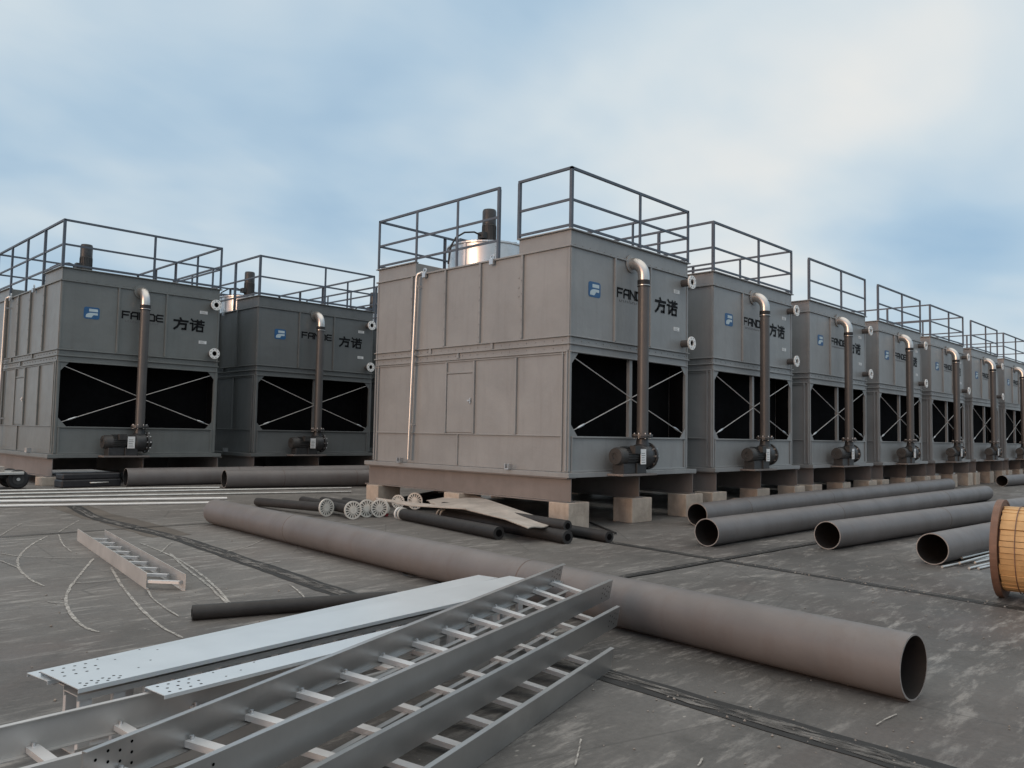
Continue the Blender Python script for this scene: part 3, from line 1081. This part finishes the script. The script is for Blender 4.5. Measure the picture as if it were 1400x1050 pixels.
foam_tube(at(682, 738), at(548, 710), .10, 'black tube nearest the big pipe, with a white collar at its far end')
foam_tube(at(776, 744), at(605, 712), .10, 'black tube with a white collar, lying half under the warped board')
foam_tube(at(833, 742), at(833, 742) + Vector((.36, 1.9, 0)), .085, 'short black tube sticking out farthest right beside the corner block', False)
q4 = at(776, 727, .16)
foam_tube(q4, q4 + Vector((.5, 3.4, .0)), .085, 'black tube resting on another one, coming out from under the board', False)


def spoked(px, py, z, end, label, r=.165):
    c = at(px, py, z)                       # disc centre
    e = Vector(end)
    root = empty('spoked_tube', (c.x, c.y, c.z - r), label, 'tube', 'black tubes with spoked discs on their ends')
    o = Vector((0, 0, r))
    E = e - Vector((c.x, c.y, c.z - r))
    d = (E - o).normalized()
    b = MB()
    b.tube([o + d * .03, E], .085, 'foam', 20)
    b.build('sleeve', root)
    b = MB()
    b.ring(o, d, r, r * .84, .03, 'disc', 32)
    b.tube([o - d * .004, o + d * .028], r * .40, 'disc', 18)
    a1 = d.orthogonal().normalized()
    b1 = d.cross(a1)
    for k in range(16):
        a = 2 * math.pi * k / 16
        e = a1 * math.cos(a) + b1 * math.sin(a)
        b.bar(o + e * r * .28 + d * .010, o + e * r * .86 + d * .010, .020, .018, d, 'disc')
    b.build('spoked_disc', root)
    b = MB()
    b.tube([o + d * .0295, o + d * .034], r * .82, 'foam', 24)
    b.build('backing', root)
    return root


w1e, w2e = atg(352, 686, .09), atg(414, 684, .09)
spoked(447, 694, .165, w1e, 'black tube with a pale spoked disc, leftmost of the four on the floor')
spoked(483, 697.5, .165, w2e, 'black tube with a pale spoked disc, second from left of the floor row')
spoked(502, 695, .165, w2e + Vector((.30, -.3, 0)), 'black tube with a pale spoked disc, third from left of the floor row')
spoked(519, 695, .165, w2e + Vector((.58, -.7, 0)), 'black tube with a pale spoked disc half hidden by the white rag')
w5, w6 = at(544, 686, .165), at(567, 685, .185)
spoked(544, 686, .165, w5 + Vector((1.9, 1.1, 0)), 'black tube under the nearest tower, with the smaller of two white spoked discs', r=.14)
spoked(567, 685, .185, w6 + Vector((1.9, .9, 0)), 'black tube under the nearest tower, with the larger, brighter white spoked disc', r=.172)

# warped plywood boards
def board(pts_top, thick, label, name):
    b = MB()
    n = len(pts_top)
    top = [Vector(p) for p in pts_top]
    bot = [p - Vector((0, 0, thick)) for p in top]
    k = n // 2
    # strip between far polyline (first k) and near polyline (last k reversed)
    far, near = top[:k], top[k:][::-1]
    m = 10
    grid = []
    for j in range(k):
        for t in range(m + 1):
            p = far[j].lerp(near[j], t / m)
            grid.append(p + Vector((0, 0, .015 * math.sin(j * 2.1 + t * .9))))
    W_ = m + 1
    vs = grid + [p - Vector((0, 0, thick)) for p in grid]
    N = len(grid)
    fs = []
    for j in range(k - 1):
        for t in range(m):
            a = j * W_ + t
            fs.append((a, a + 1, a + W_ + 1, a + W_))
            fs.append((N + a, N + a + W_, N + a + W_ + 1, N + a + 1))
    for j in range(k - 1):
        for t in (0, m):
            a = j * W_ + t
            fs.append((a, a + W_, N + a + W_, N + a))
    for t in range(m):
        for j in (0, k - 1):
            a = j * W_ + t
            fs.append((a, a + 1, N + a + 1, N + a))
    b.add(vs, fs, 'ply')
    o = recentre(b.build(name))
    tag(o, label, 'board', None)
    return o


board([at(583, 684, .30), at(641, 675, .40), at(700, 693, .36), at(764, 716, .22),
       at(722, 722, .24), at(690, 710, .29), at(637, 695, .33), at(596, 690, .30)], .014, 'large warped grey board lying slanted over the black tubes', 'warped_board')
board([at(513, 680.5, .25), at(560, 687, .28), at(600, 689, .30), at(634, 691, .32),
       at(637, 696, .325), at(600, 694, .30), at(560, 690, .28), at(516, 683, .25)], .012, 'narrow pale board strip seen edge-on in front of the propped discs', 'board_strip')
b = MB()
rc = at(528, 706)
b.tube([rc, rc + Vector((0, 0, .06))], [.03, .05], 'red', 8)
ob = b
b.tube([rc + Vector((0, 0, .061)), rc + Vector((.01, 0, .14)), rc + Vector((.0, .02, .24)), rc + Vector((.0, .03, .30))], [.06, .075, .04, .012], 'disc', 9)
tag(recentre(b.build('rag')), 'small white rag with a red end lying against the spoked tubes', 'rag')
b = MB()
b.tube([at(806, 714, .03), at(842, 729, .03)], .018, 'rubber', 8)
tag(recentre(b.build('thin_bar')), 'thin black bar on the floor between the front blocks of the nearest tower', 'bar')

# single black tube in the middle left
p0, p1 = at(262, 848), at(455, 833)
foam_tube(p0, p0 + (p1 - p0) * 1.5, .062, 'black foam tube lying alone on the scuffed floor, left of the pale covers', False)


# ------------------------------------------------------------------ cable ladders
def cable_ladder(FR, FL, NR, NL, h, nr, label, name='cable_ladder', rz=.022, inset=.006, mt='tray', holes=(True, True), lip=.028, rung_off=.35, bolts=True, phase=.5):
    """FR..NL: top corners of the two side rails (far/near, right/left)"""
    FR, FL, NR, NL = map(Vector, (FR, FL, NR, NL))
    base = (FR + FL + NR + NL) / 4 - Vector((0, 0, h))
    root = empty(name, base, label, 'cable ladder', 'galvanised cable ladders')
    FR, FL, NR, NL = FR - base, FL - base, NR - base, NL - base
    t = .004
    along = ((FL - FR).normalized() + (NL - NR).normalized()).normalized()

    def frame(s):
        f, n = FR.lerp(FL, s), NR.lerp(NL, s)
        l = (n - f).normalized()
        u = along.cross(l).normalized()
        if u.z < 0: u = -u
        return f, n, l, u
    for side in (0, 1):
        b = MB()
        k = 8
        secs = []
        for j in range(k + 1):
            f, n, l, u = frame(j / k)
            p = f if side == 0 else n
            s = 1 if side == 0 else -1          # inward
            # Z/C profile: outer top, inner lip, web, bottom flange turned inward
            o = p
            prof = [o, o + l * s * lip, o + l * s * lip - u * t, o + l * s * t - u * t, o + l * s * t - u * (h - t), o + l * s * .034 - u * (h - t), o + l * s * .034 - u * h, o - u * h]
            secs.append(prof)
        vs = [q for sct in secs for q in sct]
        m_ = 8
        fs = []
        for j in range(k):
            for q in range(m_):
                fs.append((j * m_ + q, j * m_ + (q + 1) % m_, (j + 1) * m_ + (q + 1) % m_, (j + 1) * m_ + q))
        fs += [(0, 1, 2, 3), (0, 3, 4, 7), (4, 5, 6, 7)]
        e = k * m_
        fs += [(e, e + 1, e + 2, e + 3), (e, e + 3, e + 4, e + 7), (e + 4, e + 5, e + 6, e + 7)]
        b.add(vs, fs, mt)
        # splice holes near the ends, on both faces of the web
        L = (FL - FR).length
        for end, on in ((0, holes[0]), (1, holes[1])):
            if not on: continue
            for c_ in range(4):
                for r_ in range(2 + (c_ % 2)):
                    s_ = (.05 + .05 * c_) / L
                    s_ = s_ if end == 0 else 1 - s_
                    f, n, l, u = frame(s_)
                    p = (f if side == 0 else n) - u * (h * (.22 + .26 * r_ + .1 * (c_ % 2 == 0)))
                    sgn = 1 if side == 0 else -1
                    b.disc(p + l * sgn * (t + .001), l * sgn, .0062, 'fill', 8)
                    b.disc(p - l * sgn * .001, -l * sgn, .0062, 'fill', 8)
        b.build('side_rail', root)
    for j in range(nr):
        s = (j + phase) / nr
        f, n, l, u = frame(s)
        b = MB()
        a_, c_ = f + l * inset - u * (h - rz), n - l * inset - u * (h - rz)
        b.bar(a_, c_, .052, .026, u, 'rung')
        if bolts:
            for p in (f + l * .02 - u * (h - .045), n - l * .02 - u * (h - .045)):
                b.tube([p - u * .012, p + u * .006], .009, 'galv', 6)
        b.build('rung', root)
    return root


h = .152
R3r = at(838, 793, .46)
R3l_ = at(430, 970, .46)
dv = (R3l_ - R3r); dv.z = 0; dv.normalize()
nv = Vector((-dv.y, dv.x, 0))           # towards the viewer


def tp(al, la, z):
    q = R3r + dv * al + nv * la
    return Vector((q.x, q.y, z))


# top ladder
cable_ladder(at(770, 770, .545), at(112, 1027, .44), R3r, tp(4.19, 0, .455), h, 13, 'topmost galvanised cable ladder of the foreground stack, its left end showing splice holes', phase=.55)
# second ladder, shifted towards the viewer
R4r = at(848, 829, .307)
a4 = (R4r - R3r).dot(dv); l4 = (R4r - R3r).dot(nv)
cable_ladder(tp(a4, l4 - .45, .385), tp(a4 + 3.6, l4 - .45, .307), tp(a4, l4, .307), tp(a4 + 3.6, l4, .303), h, 11, 'galvanised cable ladder second from top of the foreground stack, mostly hidden', holes=(True, False), phase=.35)
# bottom ladder
R5r = at(840, 886, .154)
a5 = (R5r - R3r).dot(dv); l5 = (R5r - R3r).dot(nv)
cable_ladder(tp(a5, l5 - .45, .228), tp(a5 + 3.0, l5 - .45, .160), tp(a5, l5, .154), tp(a5 + 3.0, l5, .154), h, 9, 'lowest galvanised cable ladder of the foreground stack, nearest rail low on the floor', holes=(False, False), phase=.25)
# ladder at the lower left, running under the stack
za = .305
q0, q1 = at(0, 992, za), at(205, 945, za)
dn = (q1 - q0).normalized()
sd_ = Vector((dn.y, -dn.x, 0))
wl = (at(40, 1050, za) - q0).dot(sd_)
FLa, FRa = q0 - dn * .5, q0 + dn * 2.5
cable_ladder(FRa, FLa, FRa + sd_ * wl, FLa + sd_ * wl, h, 8, 'galvanised cable ladder at the lower left corner, running under the topmost one', holes=(False, False), phase=.32, mt='tray_dull')

# small ladder on the scuffed floor
sh = .16
sNL, sFL = at(200, 783, sh), at(106, 723, sh)
sNR = at(254, 785, sh)
e_ = sNR - sNL
cable_ladder(sNR, sNR + (sFL - sNL), sNL, sFL, sh, 9, 'short narrow cable ladder lying alone on the scuffed floor at left', mt='tray_dull', holes=(False, False), phase=.12, lip=.012, bolts=False, rz=.07, inset=.04)


# ------------------------------------------------------------------ pale covers on ladders standing on edge
def plate_cover(Pnl, dirv, latv, length, width, thick_lip, label, name='cover_plate', nholes=True):
    """Pnl = near-left top corner; dirv along, latv towards the far side"""
    root = empty(name, Pnl - Vector((0, 0, thick_lip)), label, 'tray cover', 'pale galvanised covers')
    o = Vector((0, 0, thick_lip))
    d, l = Vector(dirv).normalized(), Vector(latv).normalized()
    up = Vector((0, 0, 1))
    b = MB()
    def pt(a, c, z): return o + d * a + l * c + up * z
    t = .004
    b.hexa([pt(0, 0, -t), pt(length, 0, -t), pt(length, width, -t), pt(0, width, -t), pt(0, 0, 0), pt(length, 0, 0), pt(length, width, 0), pt(0, width, 0)], 'cover')
    sheet = b
    for c in (.0, width - t):
        b2 = MB()
        b2.hexa([pt(0, c, -thick_lip), pt(length, c, -thick_lip), pt(length, c + t, -thick_lip), pt(0, c + t, -thick_lip),
                 pt(0, c, -t - .0003), pt(length, c, -t - .0003), pt(length, c + t, -t - .0003), pt(0, c + t, -t - .0003)], 'cover')
        b2.build('lip', root)
    if nholes:
        b3 = sheet
        for rng in ((.07, .20), (.60, .93)) if width > .3 else ((.2, .8),):
            for cc in range(4):
                for rr in range(3):
                    f = rng[0] + (rng[1] - rng[0]) * rr / 2
                    b3.disc(pt(.045 + .055 * cc + .02 * (rr % 2), width * f, .0006), up, .0078, 'black', 10)
        for a, f in ((.35, .85), (.47, .5), (.6, .9), (.36, .3)):
            b3.disc(pt(a, width * f, .0006), up, .006, 'black', 8)
    sheet.build('sheet', root)
    return root


zc_ = .335
c_nl, c_fl = at(107, 942, zc_), at(72, 912, zc_)
c_nr = at(600, 830, zc_)
cd = (c_nr - c_nl).normalized()
cl = Vector((-cd.y, cd.x, 0))
cw = (c_fl - c_nl).dot(cl)
plate_cover(c_nl, cd, cl, 3.87, cw * .93, .022, 'wide pale blue-grey cover plate with splice holes, on top of the upright ladders')
zy = .312
y_fl, y_fr = at(37, 920, zy), at(654, 786, zy)
yd = (y_fr - y_fl).normalized()
yl = Vector((-yd.y, yd.x, 0))
plate_cover(y_fl - yl * .22, yd, yl, (y_fr - y_fl).length, .22, .020, 'pale cover plate poking out from under the wide one at its left corner')
# narrow cover in front
zn = .325
n_nl, n_nr = at(225, 951, zn), at(420, 902, zn)
n_fl = at(195, 940, zn)
nd = (n_nr - n_nl).normalized()
nl_ = Vector((-nd.y, nd.x, 0))
plate_cover(n_nl, nd, nl_, 2.6, abs((n_fl - n_nl).dot(nl_)), .018, 'narrow pale cover strip lying between the wide cover and the topmost ladder')


def edge_ladder(P, d, l, length, hgt, width, n, label):
    """ladder standing on its edge: two horizontal rails, upright rungs between them"""
    root = empty('edge_ladder', P, label, 'cable ladder', 'cable ladders standing on edge')
    up = Vector((0, 0, 1))
    for z in (.004, hgt - .006):
        b = MB()
        b.bar(up * z + l * width / 2, up * z + l * width / 2 + d * length, width, .005, up, 'tray_dull')
        for c in (.003, width - .003):
            s = 1 if z < .1 else -1
            b.bar(up * (z + s * .014) + l * c, up * (z + s * .014) + l * c + d * length, .004, .022, up, 'tray_dull')
        b.build('side_rail', root)
    for j in range(n):
        a = .05 + (length - .1) * j / (n - 1)
        b = MB()
        b.bar(d * a + l * .035 + up * .008, d * a + l * .035 + up * (hgt - .010), .03, .06, d, 'rung')
        b.build('rung', root)
    return root


base_nl = Vector((c_nl.x, c_nl.y, 0))
edge_ladder(base_nl + cd * .02 + cl * .05, cd, cl, 3.6, zy - .022, .15, 22, 'cable ladder standing on edge under the near side of the wide cover')
edge_ladder(base_nl + cd * .05 + cl * .27, cd, cl, 3.6, zy - .022, .14, 13, 'cable ladder standing on edge under the far side of the wide cover')

# ------------------------------------------------------------------ cable drum at the right edge
rb = at(1368, 815)
rr = .50
root = empty('cable_drum', rb, 'cable drum lagged with orange wood battens, cut by the right frame edge', 'cable drum')
ax = Vector((.06, -.998, 0)).normalized()
o = Vector((0, 0, rr))
for k, s in enumerate((0, .86)):
    b = MB()
    b.tube([o + ax * s, o + ax * (s + .055)], rr, 'flange_wood', 48, smooth=False)
    b.ring(o + ax * (s - .004), ax, rr + .004, rr - .02, .063, 'flange_wood', 48)
    for j in range(8):
        a = 2 * math.pi * j / 8
        e = Vector((0, 0, 1)) * math.cos(a) + ax.cross(Vector((0, 0, 1))) * math.sin(a)
        b.tube([o + ax * (s - .012) + e * .30, o + ax * (s + .067) + e * .30], .018, 'steel', 8)
    b.build('flange', root)
b = MB()
nb = 46
rbar = .425
for j in range(nb):
    a = 2 * math.pi * j / nb
    e = Vector((0, 0, 1)) * math.cos(a) + ax.cross(Vector((0, 0, 1))) * math.sin(a)
    rj = rbar + random.uniform(-.008, .008)
    w = 2 * math.pi * rbar / nb * random.uniform(.90, .99)
    b.bar(o + ax * (.057 + random.uniform(0, .02)) + e * rj, o + ax * .857 + e * rj, w, .022, e, 'wood')
b.build('lagging', root)
b = MB()
b.tube([o + ax * .06, o + ax * .855], rbar - .014, 'flange_wood', 40)
b.build('core', root)
for s in (.20, .31, .62):
    b = MB()
    b.ring(o + ax * s, ax, rbar + .024, rbar + .020, .009, 'flange_wood', 48)
    b.build('strap', root)

# loose steel bars behind the drum
bars = [((1288, 777), (1352, 764)), ((1312, 775), (1358, 762)), ((1306, 764), (1356, 752)), ((1325, 779), (1362, 770)), ((1338, 779), (1364, 773)), ((1315, 768), (1360, 757)), ((1333, 771), (1362, 764))]
for k, (a, c) in enumerate(bars):
    A, B_ = at(*a), at(*c)
    b = MB()
    z = .018 + (.03 if k in (1, 5) else 0)
    b.tube([A + Vector((0, 0, z)), A + (B_ - A) * 1.6 + Vector((0, 0, z))], .016, 'steel', 8)
    nm = ['longest of the loose thin steel bars, reaching farthest left of the drum', 'thin steel bar lying on top of the loose bunch by the drum',
          'thin steel bar closest to the pipe behind the drum', 'thin steel bar second nearest the viewer by the drum',
          'thin steel bar nearest the viewer and closest to the drum', 'thin steel bar resting across the back of the loose bunch', 'short thin steel bar in the middle of the bunch by the drum'][k]
    tag(recentre(b.build('steel_bar')), nm, 'bar', 'loose steel bars by the cable drum')

# ------------------------------------------------------------------ things under the leftmost tower
wc = atg(20, 668)
root = empty('hand_cart', (wc.x, wc.y, wc.z), 'low cart with a dark wheel and pale flat deck at the left frame edge', 'cart')
b = MB()
b.box((-1.5, -.25, .30), (.10, .65, .36), 'steel')
b.box((-1.5, -.20, .361), (-.25, .60, .47), 'ply')
b.box((-1.2, -.1, .471), (-.4, .5, .55), 'dark')
b.build('deck', root, .008, 1)
for (x, y) in ((.02, -.10), (.02, .55), (-1.1, -.10), (-1.1, .55)):
    b = MB()
    c = Vector((x, y, .20))
    b.tube([c - Vector((0, .05, 0)), c - Vector((0, .04, 0)), c + Vector((0, .04, 0)), c + Vector((0, .05, 0))], [.17, .20, .20, .17], 'rubber', 24)
    b.ring(c - Vector((0, .056, 0)), (0, -1, 0), .11, .05, .008, 'motor', 20)
    b.tube([c - Vector((0, .07, 0)), c + Vector((0, .06, 0))], .035, 'steel', 10)
    b.build('wheel', root)
b = MB()
b.box((-1.45, .0, .22), (.05, .06, .299), 'motor')
b.box((-1.45, .40, .22), (.05, .46, .299), 'motor')
b.build('chassis', root)
q = atg(126, 666)
root = empty('tool_case', (q.x, q.y, q.z), 'black tool case lying under the leftmost tower beside its block', 'case', None, .06)
b = MB()
b.box((-.62, 0, 0), (.62, .45, .17), 'dark')
b.build('case_body', root, .03, 3)
b = MB()
b.box((-.60, .01, .171), (.60, .44, .30), 'dark')
b.build('lid', root, .03, 3)
b = MB()
b.tube([(-.05, -.005, .10), (-.05, -.05, .10), (.32, -.05, .10), (.32, -.005, .10)], .014, 'steel', 8)
b.build('handle', root)

# ------------------------------------------------------------------ grit, crumbs and a loose cable on the slab
gm = mat('grit_stone', (.24, .22, .20), .9, 0, .5, 20)
b = MB()
rnd = random.Random(3)
for k in range(900):
    if k < 500:
        x, y = rnd.uniform(1.5, 12), rnd.uniform(1.2, 8.5)
    else:
        x, y = rnd.uniform(1, 14), rnd.uniform(6, 15)
    # gather part of it along the joints and pipes
    if k % 3 == 0:
        t = rnd.random()
        p = (j1[2].lerp(j1[4], t) if k % 2 else j2[1].lerp(j2[2], t))
        x, y = p.x + rnd.gauss(0, .18), p.y + rnd.gauss(0, .18)
    r = rnd.choice((.004, .005, .006, .008, .011)) * rnd.uniform(.7, 1.3)
    c = Vector((x, y, ground_z(x, y) + r * .5))
    vs = [c + Vector((rnd.uniform(.6, 1.3) * sx * r, rnd.uniform(.6, 1.3) * sy * r, rnd.uniform(.5, 1) * sz * r))
          for sx, sy, sz in ((1, 0, 0), (-1, 0, 0), (0, 1, 0), (0, -1, 0), (0, 0, 1), (0, 0, -1))]
    b.add(vs, [(0, 2, 4), (2, 1, 4), (1, 3, 4), (3, 0, 4), (2, 0, 5), (1, 2, 5), (3, 1, 5), (0, 3, 5)], gm)
tag(b.build('grit'), kind='stuff')

def loose_cable(pix, r, label):
    P = [atg(*q) for q in pix]
    for _ in range(3):
        Q = [P[0]]
        for u, v in zip(P[:-1], P[1:]):
            Q += [u.lerp(v, .25), u.lerp(v, .75)]
        P = Q + [P[-1]]
    c = MB()
    c.tube([p + Vector((0, 0, r)) for p in P], r, 'rubber', 8)
    tag(recentre(c.build('loose_cable')), label, 'cable')


loose_cable([(530, 776), (546, 781), (556, 790), (578, 789), (598, 797), (612, 806)], .009, 'thin black cable curling on the floor between the big pipe and the pale covers')
